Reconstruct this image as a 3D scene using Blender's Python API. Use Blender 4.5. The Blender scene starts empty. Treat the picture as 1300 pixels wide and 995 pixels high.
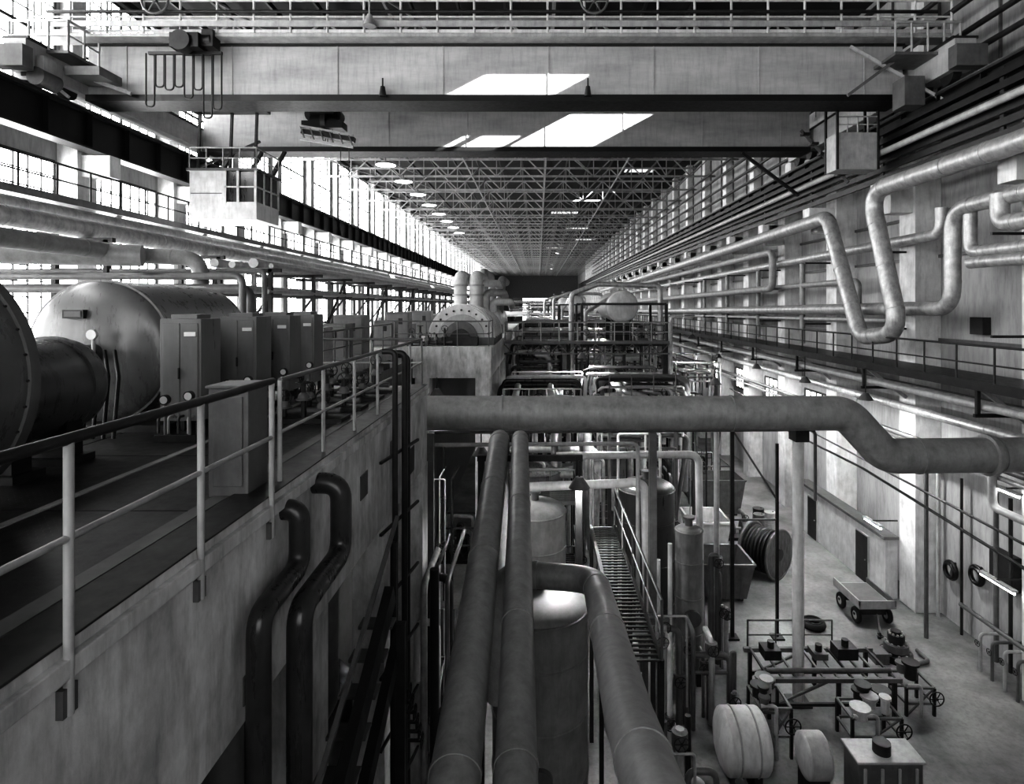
import bpy, math, random
from mathutils import Vector, Matrix
random.seed(7)
H=11.8            # eye height above the ground floor; all z below are relative to eye level
F=750.0; U0=683.0; V0=388.0
GZ=-11.8; DZ=-1.8  # ground floor and turbine deck
sc=bpy.context.scene

# ------------------------------------------------------------------ materials
def mat(name,v,rough=.6,metal=0,var=.25,scale=2.0,bump=.0,stretch=(1,1,1),dark=None,spec=.5,grime=.2):
    m=bpy.data.materials.new(name); m.use_nodes=True
    nt=m.node_tree; b=nt.nodes['Principled BSDF']; L=nt.links
    b.inputs['Metallic'].default_value=metal
    b.inputs['Specular IOR Level'].default_value=spec
    tc=nt.nodes.new('ShaderNodeTexCoord'); mp=nt.nodes.new('ShaderNodeMapping')
    mp.inputs['Scale'].default_value=stretch
    n=nt.nodes.new('ShaderNodeTexNoise'); n.inputs['Scale'].default_value=scale; n.inputs['Detail'].default_value=8
    n.inputs['Roughness'].default_value=.65
    r=nt.nodes.new('ShaderNodeValToRGB')
    lo=dark if dark is not None else max(0.002,v*(1-var)); hi=min(1,v*(1+var*.6))
    r.color_ramp.elements[0].position=.32; r.color_ramp.elements[1].position=.68
    r.color_ramp.elements[0].color=(lo,lo,lo,1); r.color_ramp.elements[1].color=(hi,hi,hi,1)
    L.new(tc.outputs['Object'],mp.inputs[0]); L.new(mp.outputs[0],n.inputs['Vector']); L.new(n.outputs['Fac'],r.inputs[0])
    m2=nt.nodes.new('ShaderNodeMapping'); m2.inputs['Scale'].default_value=(3.1,3.1,.45)
    n2=nt.nodes.new('ShaderNodeTexNoise'); n2.inputs['Scale'].default_value=2.3; n2.inputs['Detail'].default_value=10; n2.inputs['Roughness'].default_value=.7
    r2=nt.nodes.new('ShaderNodeValToRGB'); g=1-grime
    r2.color_ramp.elements[0].position=.34; r2.color_ramp.elements[1].position=.54
    r2.color_ramp.elements[0].color=(g,g,g,1); r2.color_ramp.elements[1].color=(1,1,1,1)
    mx=nt.nodes.new('ShaderNodeMix'); mx.data_type='RGBA'; mx.blend_type='MULTIPLY'; mx.inputs['Factor'].default_value=1
    L.new(tc.outputs['Object'],m2.inputs[0]); L.new(m2.outputs[0],n2.inputs['Vector']); L.new(n2.outputs['Fac'],r2.inputs[0])
    L.new(r.outputs[0],mx.inputs[6]); L.new(r2.outputs[0],mx.inputs[7]); L.new(mx.outputs[2],b.inputs['Base Color'])
    mr=nt.nodes.new('ShaderNodeMapRange'); mr.inputs['To Min'].default_value=max(.05,rough-.06); mr.inputs['To Max'].default_value=min(1,rough+.1)
    mr.inputs['From Min'].default_value=.3; mr.inputs['From Max'].default_value=.7
    L.new(n2.outputs['Fac'],mr.inputs['Value']); L.new(mr.outputs[0],b.inputs['Roughness'])
    if bump:
        bp=nt.nodes.new('ShaderNodeBump'); bp.inputs['Strength'].default_value=bump; bp.inputs['Distance'].default_value=.03
        L.new(n.outputs['Fac'],bp.inputs['Height']); L.new(bp.outputs[0],b.inputs['Normal'])
    return m
def emis(name,s,v=1.0):
    m=bpy.data.materials.new(name); m.use_nodes=True; nt=m.node_tree
    b=nt.nodes['Principled BSDF']; b.inputs['Base Color'].default_value=(.8,.8,.8,1)
    b.inputs['Emission Color'].default_value=(v,v,v,1); b.inputs['Emission Strength'].default_value=s
    return m
M={}
M['conc']=mat('concrete_painted',.68,.8,var=.25,scale=1.3,bump=.3)
M['concface']=mat('concrete_beam_face',.62,.85,var=.4,scale=2.2,bump=.5,stretch=(1,1,.6),grime=.28)
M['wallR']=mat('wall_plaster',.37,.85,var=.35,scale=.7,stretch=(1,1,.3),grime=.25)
M['floor']=mat('floor_concrete',.21,.5,var=.6,scale=.45,bump=.1,grime=.3)
M['dark']=mat('dark_steel',.028,.45,.2,var=.4,scale=4)
M['black']=mat('black_paint',.008,.4,var=.3)
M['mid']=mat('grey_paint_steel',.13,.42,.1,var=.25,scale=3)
M['light']=mat('light_paint_steel',.40,.45,.1,var=.25,scale=2.5)
M['white']=mat('white_paint_steel',.60,.45,var=.2,scale=2)
M['crane']=mat('crane_paint',.42,.5,var=.28,scale=.8,stretch=(.35,1,1.5),grime=.18)
M['tank']=mat('tank_enamel',.14,.28,.1,var=.2,scale=2,spec=.6,grime=.14)
M['tank3']=mat('tank_enamel_matte',.22,.5,.05,var=.25,scale=2,spec=.4,grime=.2)
M['tank2']=mat('tank_enamel_dark',.06,.3,.1,var=.2,scale=2,spec=.6,grime=.1)
M['cab']=mat('cabinet_enamel',.17,.32,var=.12,scale=3,grime=.14)
M['pipe']=mat('pipe_paint',.27,.4,.1,var=.22,scale=5,bump=.03,grime=.2)
M['piped']=mat('pipe_paint_dark',.045,.28,.1,var=.3,scale=5)
M['alu']=mat('aluminium_cladding',.45,.42,.45,var=.3,scale=4,bump=.1,grime=.3)
M['insul']=mat('pipe_insulation',.28,.5,.12,var=.25,scale=3,bump=.12)
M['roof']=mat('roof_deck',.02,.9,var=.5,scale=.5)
M['truss']=mat('truss_paint',.30,.6,var=.3,scale=1)
M['rubber']=mat('rubber',.012,.8)
M['wood']=mat('wood_planks',.12,.75,var=.5,scale=3,stretch=(1,6,1))
M['pane']=emis('window_daylight_glass',13.0)
M['pane2']=emis('window_daylight_glass_dim',2.4)
M['paneb']=emis('window_daylight_glass_gable',4.8)  # glow of the added fill panels behind the camera
M['tube']=emis('fluorescent_tube_glow',14)
M['lampd']=emis('lamp_reflector_glow',7)
M['dial']=mat('dial_white',.7,.3,var=.02,grime=.05)
M['glass']=mat('cab_glass',.03,.15,var=.05,spec=.9)
def plate():
    m=mat('chequer_plate',.055,.38,.5,var=.4,scale=1.5); nt=m.node_tree; b=nt.nodes['Principled BSDF']
    tc=nt.nodes.new('ShaderNodeTexCoord'); mp=nt.nodes.new('ShaderNodeMapping'); mp.inputs['Rotation'].default_value=(0,0,.785)
    mp.inputs['Scale'].default_value=(22,22,22)
    c=nt.nodes.new('ShaderNodeTexChecker'); c.inputs['Scale'].default_value=1
    bp=nt.nodes.new('ShaderNodeBump'); bp.inputs['Strength'].default_value=.9; bp.inputs['Distance'].default_value=.012
    nt.links.new(tc.outputs['Object'],mp.inputs[0]); nt.links.new(mp.outputs[0],c.inputs['Vector'])
    nt.links.new(c.outputs['Fac'],bp.inputs['Height']); nt.links.new(bp.outputs[0],b.inputs['Normal'])
    return m
M['plate']=plate()

# ------------------------------------------------------------------ mesh builder
def frame(d):
    d=d.normalized(); a=Vector((0,0,1)) if abs(d.z)<.9 else Vector((1,0,0))
    x=d.cross(a).normalized(); y=d.cross(x).normalized(); return x,y
class B:
    def __init__(s,name): s.n=name; s.v=[]; s.f=[]; s.m=[]; s.s=[]; s.mats=[]
    def mi(s,k):
        if k not in s.mats: s.mats.append(k)
        return s.mats.index(k)
    def add(s,vs,fs,m,sm=False):
        o=len(s.v); s.v+= [tuple(q) for q in vs]; k=s.mi(m)
        for f in fs: s.f.append([i+o for i in f]); s.m.append(k); s.s.append(sm)
    def box(s,x0,x1,y0,y1,z0,z1,m):
        vs=[(x,y,z) for z in (z0,z1) for y in (y0,y1) for x in (x0,x1)]
        s.add(vs,[(0,2,3,1),(4,5,7,6),(0,1,5,4),(2,6,7,3),(0,4,6,2),(1,3,7,5)],m); return s
    def beam(s,p,q,w,h,m):
        p=Vector(p); q=Vector(q); x,y=frame(q-p)
        vs=[]
        for c in (p,q):
            for a,b in ((-1,-1),(1,-1),(1,1),(-1,1)): vs.append(c+x*a*w/2+y*b*h/2)
        s.add(vs,[(3,2,1,0),(4,5,6,7),(0,1,5,4),(1,2,6,5),(2,3,7,6),(3,0,4,7)],m); return s
    def cyl(s,p,q,r,m,r2=None,n=20,caps=True,mc=None):
        p=Vector(p); q=Vector(q); r2=r if r2 is None else r2; x,y=frame(q-p)
        A=[];Bb=[]
        for i in range(n):
            a=2*math.pi*i/n; d=x*math.cos(a)+y*math.sin(a); A.append(p+d*r); Bb.append(q+d*r2)
        s.add(A+Bb,[(i,(i+1)%n,(i+1)%n+n,i+n) for i in range(n)],m,True)
        if caps:
            s.add(A,[tuple(range(n-1,-1,-1))],mc or m); s.add(Bb,[tuple(range(n))],mc or m)
        return s
    def sweep(s,pts,r,m,n=16,caps=True):
        pts=[Vector(p) for p in pts]; T=[]
        for i in range(len(pts)):
            a=pts[max(0,i-1)]; b=pts[min(len(pts)-1,i+1)]; T.append((b-a).normalized())
        x,y=frame(T[0]); rings=[]
        for i,p in enumerate(pts):
            if i:
                x=(x-T[i]*x.dot(T[i])).normalized(); y=T[i].cross(x).normalized()
            else: y=T[0].cross(x).normalized()
            rings.append([p+(x*math.cos(2*math.pi*k/n)+y*math.sin(2*math.pi*k/n))*r for k in range(n)])
        vs=[v for R in rings for v in R]; fs=[]
        for i in range(len(pts)-1):
            for k in range(n): fs.append((i*n+k,i*n+(k+1)%n,(i+1)*n+(k+1)%n,(i+1)*n+k))
        s.add(vs,fs,m,True)
        if caps:
            s.add(rings[0],[tuple(range(n-1,-1,-1))],m); s.add(rings[-1],[tuple(range(n))],m)
    def tube(s,path,r,m,bend=None,n=14,seams=0,ms=None):
        P=[Vector(p) for p in path]; bend=bend or r*2.6; out=[P[0]]
        for i in range(1,len(P)-1):
            a=(P[i-1]-P[i]); b=(P[i+1]-P[i]); la,lb=a.length,b.length; a.normalize(); b.normalize()
            ang=a.angle(b)
            if ang>3.1: out.append(P[i]); continue
            t=min(bend/math.tan(ang/2),la*.48,lb*.48); p0=P[i]+a*t; p1=P[i]+b*t
            for k in range(9):
                w=k/8; out.append(p0*(1-w)**2+P[i]*2*w*(1-w)+p1*w*w)
        out.append(P[-1]); s.sweep(out,r,m,n)
        if seams:
            for i in range(len(P)-1):
                a,b=P[i],P[i+1]; L=(b-a).length; d=(b-a)/max(L,1e-6); t=bend+.1
                while t<min(L-bend,60):
                    c=a+d*t; s.cyl(c-d*.025,c+d*.025,r*1.05,ms or m,n=n); t+=seams
        return s
    def dome(s,c,d,r,dep,m,n=24,k=7):
        c=Vector(c); d=Vector(d).normalized(); x,y=frame(d); vs=[];fs=[]
        for i in range(k):
            a=math.pi/2*i/k
            for j in range(n):
                b=2*math.pi*j/n; vs.append(c+d*dep*math.sin(a)+(x*math.cos(b)+y*math.sin(b))*r*math.cos(a))
        vs.append(c+d*dep)
        for i in range(k-1):
            for j in range(n): fs.append((i*n+j,i*n+(j+1)%n,(i+1)*n+(j+1)%n,(i+1)*n+j))
        for j in range(n): fs.append(((k-1)*n+j,(k-1)*n+(j+1)%n,k*n))
        s.add(vs,fs,m,True); return s
    def torus(s,c,d,R,r,m,n=28,k=8):
        c=Vector(c); d=Vector(d).normalized(); x,y=frame(d); vs=[];fs=[]
        for i in range(n):
            a=2*math.pi*i/n; e=x*math.cos(a)+y*math.sin(a)
            for j in range(k):
                b=2*math.pi*j/k; vs.append(c+e*(R+r*math.cos(b))+d*r*math.sin(b))
        for i in range(n):
            for j in range(k): fs.append((i*k+j,((i+1)%n)*k+j,((i+1)%n)*k+(j+1)%k,i*k+(j+1)%k))
        s.add(vs,fs,m,True); return s
    def wheel(s,c,d,R,m):
        s.torus(c,d,R,R*.09,m); c=Vector(c); x,y=frame(Vector(d))
        for a in range(3):
            e=x*math.cos(a*math.pi/3)+y*math.sin(a*math.pi/3); s.beam(c-e*R,c+e*R,R*.09,R*.09,m)
        s.cyl(c-Vector(d)*R*.15,c+Vector(d)*R*.15,R*.18,m,n=10)
    def panel(s,ax,c,a0,a1,b0,b1,holes,m):
        A=sorted({a0,a1}|{h[0] for h in holes}|{h[1] for h in holes}); Bq=sorted({b0,b1}|{h[2] for h in holes}|{h[3] for h in holes})
        for i in range(len(A)-1):
            for j in range(len(Bq)-1):
                ca=(A[i]+A[i+1])/2; cb=(Bq[j]+Bq[j+1])/2
                if any(h[0]<ca<h[1] and h[2]<cb<h[3] for h in holes): continue
                q=[(A[i],Bq[j]),(A[i+1],Bq[j]),(A[i+1],Bq[j+1]),(A[i],Bq[j+1])]
                if ax=='x': vs=[(c,a,b) for a,b in q]
                elif ax=='y': vs=[(a,c,b) for a,b in q]
                else: vs=[(a,b,c) for a,b in q]
                s.add(vs,[(0,1,2,3)],m)
        return s
    def rail(s,pts,h=1.1,step=1.2,r=.025,m='mid',mt=None,rails=(1,.5),kick=False):
        mt=mt or m
        for i in range(len(pts)-1):
            a=Vector(pts[i]); b=Vector(pts[i+1]); L=(b-a).length; n=max(1,round(L/step))
            for k in range(n+1):
                p=a+(b-a)*k/n; s.cyl(p,p+Vector((0,0,h)),r,m,n=8,caps=False)
            for t in rails:
                o=Vector((0,0,h*t)); s.cyl(a+o,b+o,r*(1.15 if t==1 else .8),mt if t==1 else m,n=8)
            if kick: s.beam(a+Vector((0,0,.07)),b+Vector((0,0,.07)),.01,.12,m)
        return s
    def done(s,bev=0,mesh_only=False):
        xs=[v[0] for v in s.v]; ys=[v[1] for v in s.v]; zs=[v[2] for v in s.v]
        c=Vector(((min(xs)+max(xs))/2,(min(ys)+max(ys))/2,min(zs)))
        me=bpy.data.meshes.new(s.n); me.from_pydata([tuple(Vector(v)-c) for v in s.v],[],s.f)
        for k in s.mats: me.materials.append(M[k])
        me.polygons.foreach_set('material_index',s.m); me.polygons.foreach_set('use_smooth',s.s); me.update()
        o=bpy.data.objects.new(s.n,me); o.location=c+Vector((0,0,H)); sc.collection.objects.link(o)
        if bev:
            md=o.modifiers.new('bevel','BEVEL'); md.width=bev; md.segments=2; md.limit_method='ANGLE'; md.angle_limit=1.0
        return o
def copy(o,dx=0,dy=0,dz=0,rz=0):
    n=bpy.data.objects.new(o.name.split('.')[0],o.data); n.location=o.location+Vector((dx,dy,dz)); n.rotation_euler=(0,0,rz)
    sc.collection.objects.link(n)
    return n
def onx(X,u,v):  # survey: where a sight line meets the vertical plane x=X
    Y=X*F/(u-U0); return (X,Y,-(v-V0)*Y/F)

XL,XR,YB,YE,ZR=-18.5,15.5,-12,230,14.0
cols=[17.2+6*k for k in range(-4,35)]
# ------------------------------------------------------------------ shell
B('floor').panel('z',GZ,XL,XR,YB,YE,[],'floor').done()
sunholes=[(8.7,12.5,15.7,16.5),(10.4,14.4,23.4,24.8),(7.2,10.0,23.0,23.8),(4,7.5,46,47.5),(9,12,60,62)]
for k in range(7): sunholes.append((2+k%3*3,6+k%3*3,88+k*18,90+k*18))  # extra roof slots added to bring sunlight into the far end
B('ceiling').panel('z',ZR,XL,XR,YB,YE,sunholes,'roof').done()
wl=[];wl2=[];wr2=[]
for y in cols[:34]:
    wl.append((y+.6,y+5.4,-1.4,5.5)); wl2.append((y+.6,y+5.4,7.7,13.2))
    if 27<y<62: wr2.append((y+.9,y+5.1,-6.3,-4.8))
B('wall_left').panel('x',XL,YB,YE,GZ,ZR,wl+wl2,'wallR').done()
B('wall_right').panel('x',XR,YB,YE,GZ,ZR,wr2,'wallR').done()
FW=(-6,5,-7,3)
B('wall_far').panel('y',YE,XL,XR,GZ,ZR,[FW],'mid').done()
rear_fill=[(-14,-8,-1,10),(-6,0,-1,10),(2,8,-1,10)]  # unseen openings added behind camera, their glowing panes give frontal fill
B('wall_near').panel('y',YB,XL,XR,GZ,ZR,rear_fill,'wallR').done()
wi=0
def window_x(X,y0,y1,z0,z1,pm,nx,nz,side):
    global wi; wi+=1
    b=B('window_%d'%wi); b.panel('x',X-side*.08,y0,y1,z0,z1,[],pm)
    for i in range(nx+1):
        y=y0+(y1-y0)*i/nx; w=.12 if i in(0,nx,nx//2) else .045
        b.box(X-.03,X+.03,y-w/2,y+w/2,z0,z1,'dark')
    for j in range(nz+1):
        z=z0+(z1-z0)*j/nz; w=.12 if j in(0,nz,nz//2) else .045
        b.box(X-.028,X+.028,y0,y1,z-w/2,z+w/2,'dark')
    return b.done()
def series(lst,X,pm,nx,nz,side):
    global wi
    h=lst[0]; o=window_x(X,h[0],h[1],h[2],h[3],pm,nx,nz,side)
    for q in lst[1:]:
        wi+=1; n=bpy.data.objects.new('window_%d'%wi,o.data); n.location=o.location+Vector((0,q[0]-h[0],0)); sc.collection.objects.link(n)
series(wl,XL,'pane',8,12,1); series(wl2,XL,'pane',8,9,1); series(wr2,XR,'pane2',6,3,-1)
for h in rear_fill+[FW]:
    wi+=1; Y=YB if h in rear_fill else YE; s=-1 if h in rear_fill else 1
    b=B('window_%d'%wi); b.panel('y',Y+s*.1,h[0],h[1],h[2],h[3],[],'paneb' if h in rear_fill else 'pane2')  # near-wall panes are added fill glow, the far one a window
    for i in range(9):
        x=h[0]+(h[1]-h[0])*i/8; b.box(x-.04,x+.04,Y-.03,Y+.03,h[2],h[3],'dark')
    for i in range(9):
        z=h[2]+(h[3]-h[2])*i/8; b.box(h[0],h[1],Y-.028,Y+.028,z-.04,z+.04,'dark')
    b.done()
# columns
b=B('wall_column'); y=cols[0]
b.box(14.5,15.49,y-.5,y+.5,GZ,7.6,'conc'); b.box(14.9,15.49,y-.4,y+.4,7.6,ZR,'conc')
b.box(13.65,14.5,y-.35,y+.35,3.6,4.75,'conc'); b.box(13.25,14.15,y-.35,y+.35,4.3,4.78,'conc')
cr=b.done()
for q in cols[1:33]: copy(cr,dy=q-y)
b=B('wall_column'); b.box(-18.49,-17.7,y-.5,y+.5,GZ,7.6,'conc'); b.box(-18.49,-18,y-.35,y+.35,7.6,ZR,'conc'); b.box(-17.7,-16.6,y-.3,y+.3,5.0,5.83,'conc')
cl=b.done()
for q in cols[1:33]: copy(cl,dy=q-y)
b=B('wall_rib_set')
for z in(1.9,-1.3,3.6): b.box(15.38,15.49,YB+.1,180,z-.06,z+.06,'mid')
for k in range(60): b.box(15.4,15.49,YB+3*k+1.7,YB+3*k+1.76,8,ZR-.1,'mid')
b.done()
# crane runways
def runway(X,s):
    b=B('crane_runway_girder')
    b.box(X-.06,X+.06,YB+.1,200,5.9,7.2,'black'); b.box(X-.3,X+.3,YB+.1,200,5.85,5.93,'dark'); b.box(X-.3,X+.3,YB+.1,200,7.17,7.25,'dark')
    b.box(X-.05,X+.05,YB+.1,200,7.25,7.42,'mid')
    for k in range(100): b.box(X-.26,X+.26,YB+k*2+.2,YB+k*2+.24,5.9,7.2,'black')
    b.done()
runway(-17,1); runway(13.9,-1)
b=B('crane_busbar_set')
for i in range(6): b.box(13.42,13.55,YB+.2,190,4.85+i*.36,5.07+i*.36,'black')
for q in cols[:30]: b.box(13.5,13.58,q-.08,q+.08,4.8,6.95,'dark')
b.done()
b=B('wall_pipe_long')
b.tube([(13.15,-5,5.85),(13.15,160,5.85)],.12,'light')
b.tube([(14.7,-5,8.6),(14.7,160,8.6)],.1,'dark'); b.tube([(14.7,-5,9.4),(14.7,160,9.4)],.1,'dark'); b.tube([(14.65,-5,10.4),(14.65,160,10.4)],.1,'dark'); b.tube([(14.65,-5,11.2),(14.65,160,11.2)],.1,'dark')
b.done()
# ------------------------------------------------------------------ roof trusses
b=B('roof_truss'); ty=9.6; z0,z1=11.3,13.4; n=16
xs=[XL+.05+(XR-XL-.1)*i/n for i in range(n+1)]
for z,w in((z0,.16),(z1,.16)): b.beam((xs[0],ty,z),(xs[-1],ty,z),w,w,'truss')
for i in range(n):
    b.beam((xs[i],ty,z0 if i%2 else z1),(xs[i+1],ty,z1 if i%2 else z0),.1,.1,'truss')
    b.beam((xs[i],ty,z0),(xs[i],ty,z1),.08,.08,'truss')
tr=b.done()
for k in range(1,36): copy(tr,dy=6*k)
b=B('roof_purlin_set')
for x in xs:
    if x<7.0 or x>14.8: b.box(x-.05,x+.05,YB+.1,225,z1+.05,z1+.3,'dark')
    else: b.box(x-.05,x+.05,30,225,z1+.05,z1+.3,'dark')
for x in (xs[3],xs[6],xs[9]): b.box(x-.05,x+.05,YB+.1,225,z0-.08,z0+.02,'truss')
b.box(xs[12]-.05,xs[12]+.05,32,225,z0-.08,z0+.02,'truss')
for k in range(0,35,1):
    y=ty+6*k
    b.beam((xs[3],y,z0),(xs[4],y+6,z0),.07,.07,'truss')
    b.beam((xs[6],y,z0),(xs[6],y+6,z1),.07,.07,'truss'); b.beam((xs[9],y,z1),(xs[9],y+6,z0),.07,.07,'truss')
    if k>4: b.beam((xs[13],y,z0),(xs[14],y+6,z0),.07,.07,'truss'); b.beam((xs[1],y,z0),(xs[2],y+6,z0),.07,.07,'truss'); b.beam((xs[10],y,z0),(xs[11],y+6,z0),.07,.07,'truss')
b.done()
b=B('pendant_lamp'); c=(-11.6,45,11)
b.cyl((c[0],c[1],10.7),(c[0],c[1],11.0),.75,'light',r2=.2,mc='lampd',n=24); b.cyl((c[0],c[1],11),(c[0],c[1],11.4),.03,'dark')
pl=b.done()
for k in range(1,8): copy(pl,dy=6*k)

# ------------------------------------------------------------------ overhead crane
b=B('overhead_crane')
def girder(y,zb,zt,xa=-17,xb=13.9):
    b.box(xa+.6,xb-.6,y-.45,y+.45,zb+.12,zt,'crane'); b.box(xa+.6,xb-.6,y-.6,y+.6,zb-.03,zb+.12,'black')
    b.box(xa+.6,xb-.6,y-.6,y+.6,zt,zt+.1,'dark'); b.box(xa+.6,xb-.6,y-.6,y-.45,zb+.12,zb+.2,'black')
    for k in range(8):
        x=xa+2+k*(xb-xa-4)/7; b.box(x-.02,x+.02,y-.48,y-.45,zb+.12,zt,'crane')
girder(22,7.45,9.45); girder(29.4,7.55,9.55)
for X in(-17,13.9):
    b.box(X-.35,X+.35,19.2,32,7.75,8.7,'crane'); b.box(X-.42,X+.42,19.2,32,8.7,8.78,'dark')
    for y in(19.9,21.3,30,31.4): b.cyl((X-.14,y,7.75),(X+.14,y,7.75),.33,'dark')
    b.box(X-.5,X+.5,18.9,19.3,7.7,8.4,'mid')
b.box(-17.8,14.6,20.85,21.55,9.5,9.62,'light')
b.rail([(-17.8,20.85,9.62),(14.6,20.85,9.62)],h=1.15,step=1.3,r=.045,m='white',rails=(1,.5),kick=True)
b.tube([(-17.2,20.7,10.3),(14,20.7,10.3)],.06,'dark'); b.tube([(-17.2,20.8,10.95),(14.4,20.8,10.95)],.05,'white')
b.box(-17.3,14.2,20.6,20.66,9.75,9.95,'light')
b.rail([(-17.3,30.2,9.65),(14.2,30.2,9.65)],h=1.1,step=1.6,r=.03,m='mid')
for x in(-13.3,1.95): b.wheel((x,20.5,10.6),(0,1,0),.46,'mid')
for x in(-5.6,1.8): 
    b.cyl((x,21.3,7.55),(x,21.3,7.9),.13,'dark',r2=.08); b.cyl((x,21.3,7.9),(x,21.3,8.2),.03,'black')
b.cyl((-5.85,20.5,9.7),(-5.85,20.5,10.1),.22,'light',r2=.08); b.cyl((-5.85,20.5,10.1),(-5.85,20.5,11),.03,'light')
# left end gear
b.box(-17.9,-15.9,20.0,21.5,8.55,8.65,'mid'); b.rail([(-17.9,20,8.65),(-15.9,20,8.65),(-15.9,21.4,8.65)],h=1,step=.7,r=.04,m='light')
b.box(-17.4,-16.4,19.6,20.4,7.5,8.3,'light'); b.cyl((-16.6,19.5,7.6),(-16.6,20.3,7.6),.3,'mid')
b.beam((-17.8,20,8.6),(-16.2,20.4,7.2),.1,.1,'light'); b.box(-16.2,-15.0,20.2,21.3,7.9,8.2,'mid')
b.beam((-17.6,20.3,8.6),(-14.6,21.2,7.6),.12,.12,'light')
# right end gear
b.box(12.1,14.4,20.0,21.3,8.5,8.6,'mid'); b.rail([(12.1,20,8.6),(14.3,20,8.6)],h=1,step=.6,r=.04,m='light')
b.beam((11.2,21.2,9.3),(13.9,20.2,7.0),.1,.1,'light'); b.beam((10.9,20.8,7.4),(13.6,20.6,9.4),.1,.1,'mid')
b.box(11.4,12.95,22.5,23.4,5.2,6.6,'light')
for x in(11.4,12.95):
    for y in (22.5,23.4): b.beam((x,y,5.2),(x,y,8),.08,.08,'dark')
b.rail([(11.4,22.5,6.6),(12.95,22.5,6.6)],h=.6,step=.4,r=.03,m='light')
b.box(12.6,13.3,20.3,21,6.9,7.9,'mid')
for k in range(5): b.box(12.2-k*.22,12.5-k*.22,24+k*.3,24.3+k*.3,5.3+k*.5,5.4+k*.5,'dark')
b.beam((12.6,24,5.0),(11.4,25.6,7.6),.08,.12,'dark')
b.beam((10,29,7.5),(12.8,29,5.4),.14,.14,'dark'); b.beam((-12.7,27,7.5),(-16,27,6.1),.1,.1,'dark')
# trolley
for X in(-12.6,-9.2): b.box(X-.15,X+.15,22,29.4,9.7,10.05,'dark')
b.box(-12.8,-9,24,27.6,10.05,10.2,'dark'); b.cyl((-12.2,25,10.7),(-9.6,25,10.7),.45,'mid'); b.box(-12.3,-11,26,27,10.2,11,'mid')
for x in(-12.6,-9.2):
    for y in(22.2,29.2): b.cyl((x-.1,y,9.75),(x+.1,y,9.75),.22,'black')
# auxiliary hoist with hook block
b.box(-9.5,-8.5,24.6,25.6,8.0,8.6,'black'); b.cyl((-9.6,25.1,7.8),(-8.4,25.1,7.8),.3,'black'); b.cyl((-9.1,25.1,7.8),(-8.9,25.1,7.8),.5,'black')
b.box(-9.9,-8.2,24.7,25.4,7.45,7.75,'black'); b.cyl((-9.5,24.9,8.1),(-9.5,25.4,8.1),.35,'dark'); b.cyl((-8.6,24.9,8.05),(-8.6,25.4,8.05),.3,'dark')
b.beam((-9.9,24.8,7.3),(-7.7,24.8,6.95),.3,.2,'dark'); b.beam((-9.9,24.6,7.5),(-7.7,24.6,7.1),.07,.07,'light')
b.beam((-9.9,24.6,6.95),(-7.7,24.6,6.6),.1,.1,'light')
for k in range(6): x=-9.9+k*.4; b.beam((x,24.6,7.5-k*.07),(x+.2,24.6,6.9-k*.06),.05,.05,'mid')
for x in(-9,-8.9,-8.7): b.cyl((x,25,10),(x,25,6.9),.02,'black',n=6)
b.cyl((-8.0,25,6.8),(-8.0,25,3.4),.018,'black',n=6); b.cyl((-8.35,25,6.8),(-8.35,25,3.2),.018,'black',n=6)
# festoon
b.box(-13.8,-11.2,20.9,21,8.9,9.0,'black'); b.box(-12.8,-11.8,20.5,21.3,9.0,9.5,'black'); b.cyl((-12.9,20.9,9.35),(-11.5,20.9,9.35),.25,'black'); b.box(-11.8,-11.4,20.7,21.2,9.1,9.7,'dark'); b.cyl((-12.4,20.4,9.2),(-12.4,20.8,9.2),.35,'dark')
for k in range(8):
    x0=-13.9+k*.34; x1=x0+.3; dep=[1.9,1.2,1.3,1.2,1.6,1.3,2.3,2.0][k]
    b.tube([(x0,20.95,8.95),(x0,20.95,8.95-dep),(x1,20.95,8.95-dep),(x1,20.95,8.95)],.028,'black',bend=.15,n=6)
# cabin
y0,y1=25.6,27.8; x0,x1=-15.1,-12.2; z0,z1=3.75,6.15
b.box(x0,x1,y0,y1,z0,z0+.12,'white'); b.box(x0,x0+1.5,y0,y1,z0+.12,z1-.3,'white'); b.box(x0+1.5,x1,y0,y1,z0+.12,z0+.75,'white')
b.box(x0-.1,x1+.1,y0-.1,y1+.1,z1-.3,z1-.2,'mid'); b.box(x0+.05,x0+1.4,y0-.01,y0,z0+1.1,z0+1.14,'mid')
b.box(x0+1.55,x1-.05,y0+.06,y1-.06,z0+.75,z1-.3,'glass')
for x in(x0+1.55,x0+2.1,x1-.04):
    for y in(y0,y1): b.box(x-.05,x+.05,y-.03,y+.03,z0+.7,z1-.3,'white')
b.box(x0+1.5,x1,y0-.03,y0+.03,z0+1.37,z0+1.43,'white'); b.box(x1-.03,x1+.03,y0,y1,z0+1.37,z0+1.43,'white')
for y in (y0+.7,y0+1.4): b.box(x1-.03,x1+.03,y-.03,y+.03,z0+.7,z1-.3,'white')
b.rail([(x0,y0,z1-.2),(x1,y0,z1-.2),(x1,y1,z1-.2)],h=.9,step=.8,r=.03,m='light')
for x in(x0+.2,x0+1.6,x1-.2): b.beam((x,y1-.3,z1-.2),(x,29,7.6),.14,.14,'dark'); b.beam((x,y0+.3,z1-.2),(x,y0+.5,8.8),.1,.1,'dark')
b.box(x0-.1,x1+.3,y0+.3,y0+.7,8.5,8.8,'dark')
b.done()

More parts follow.
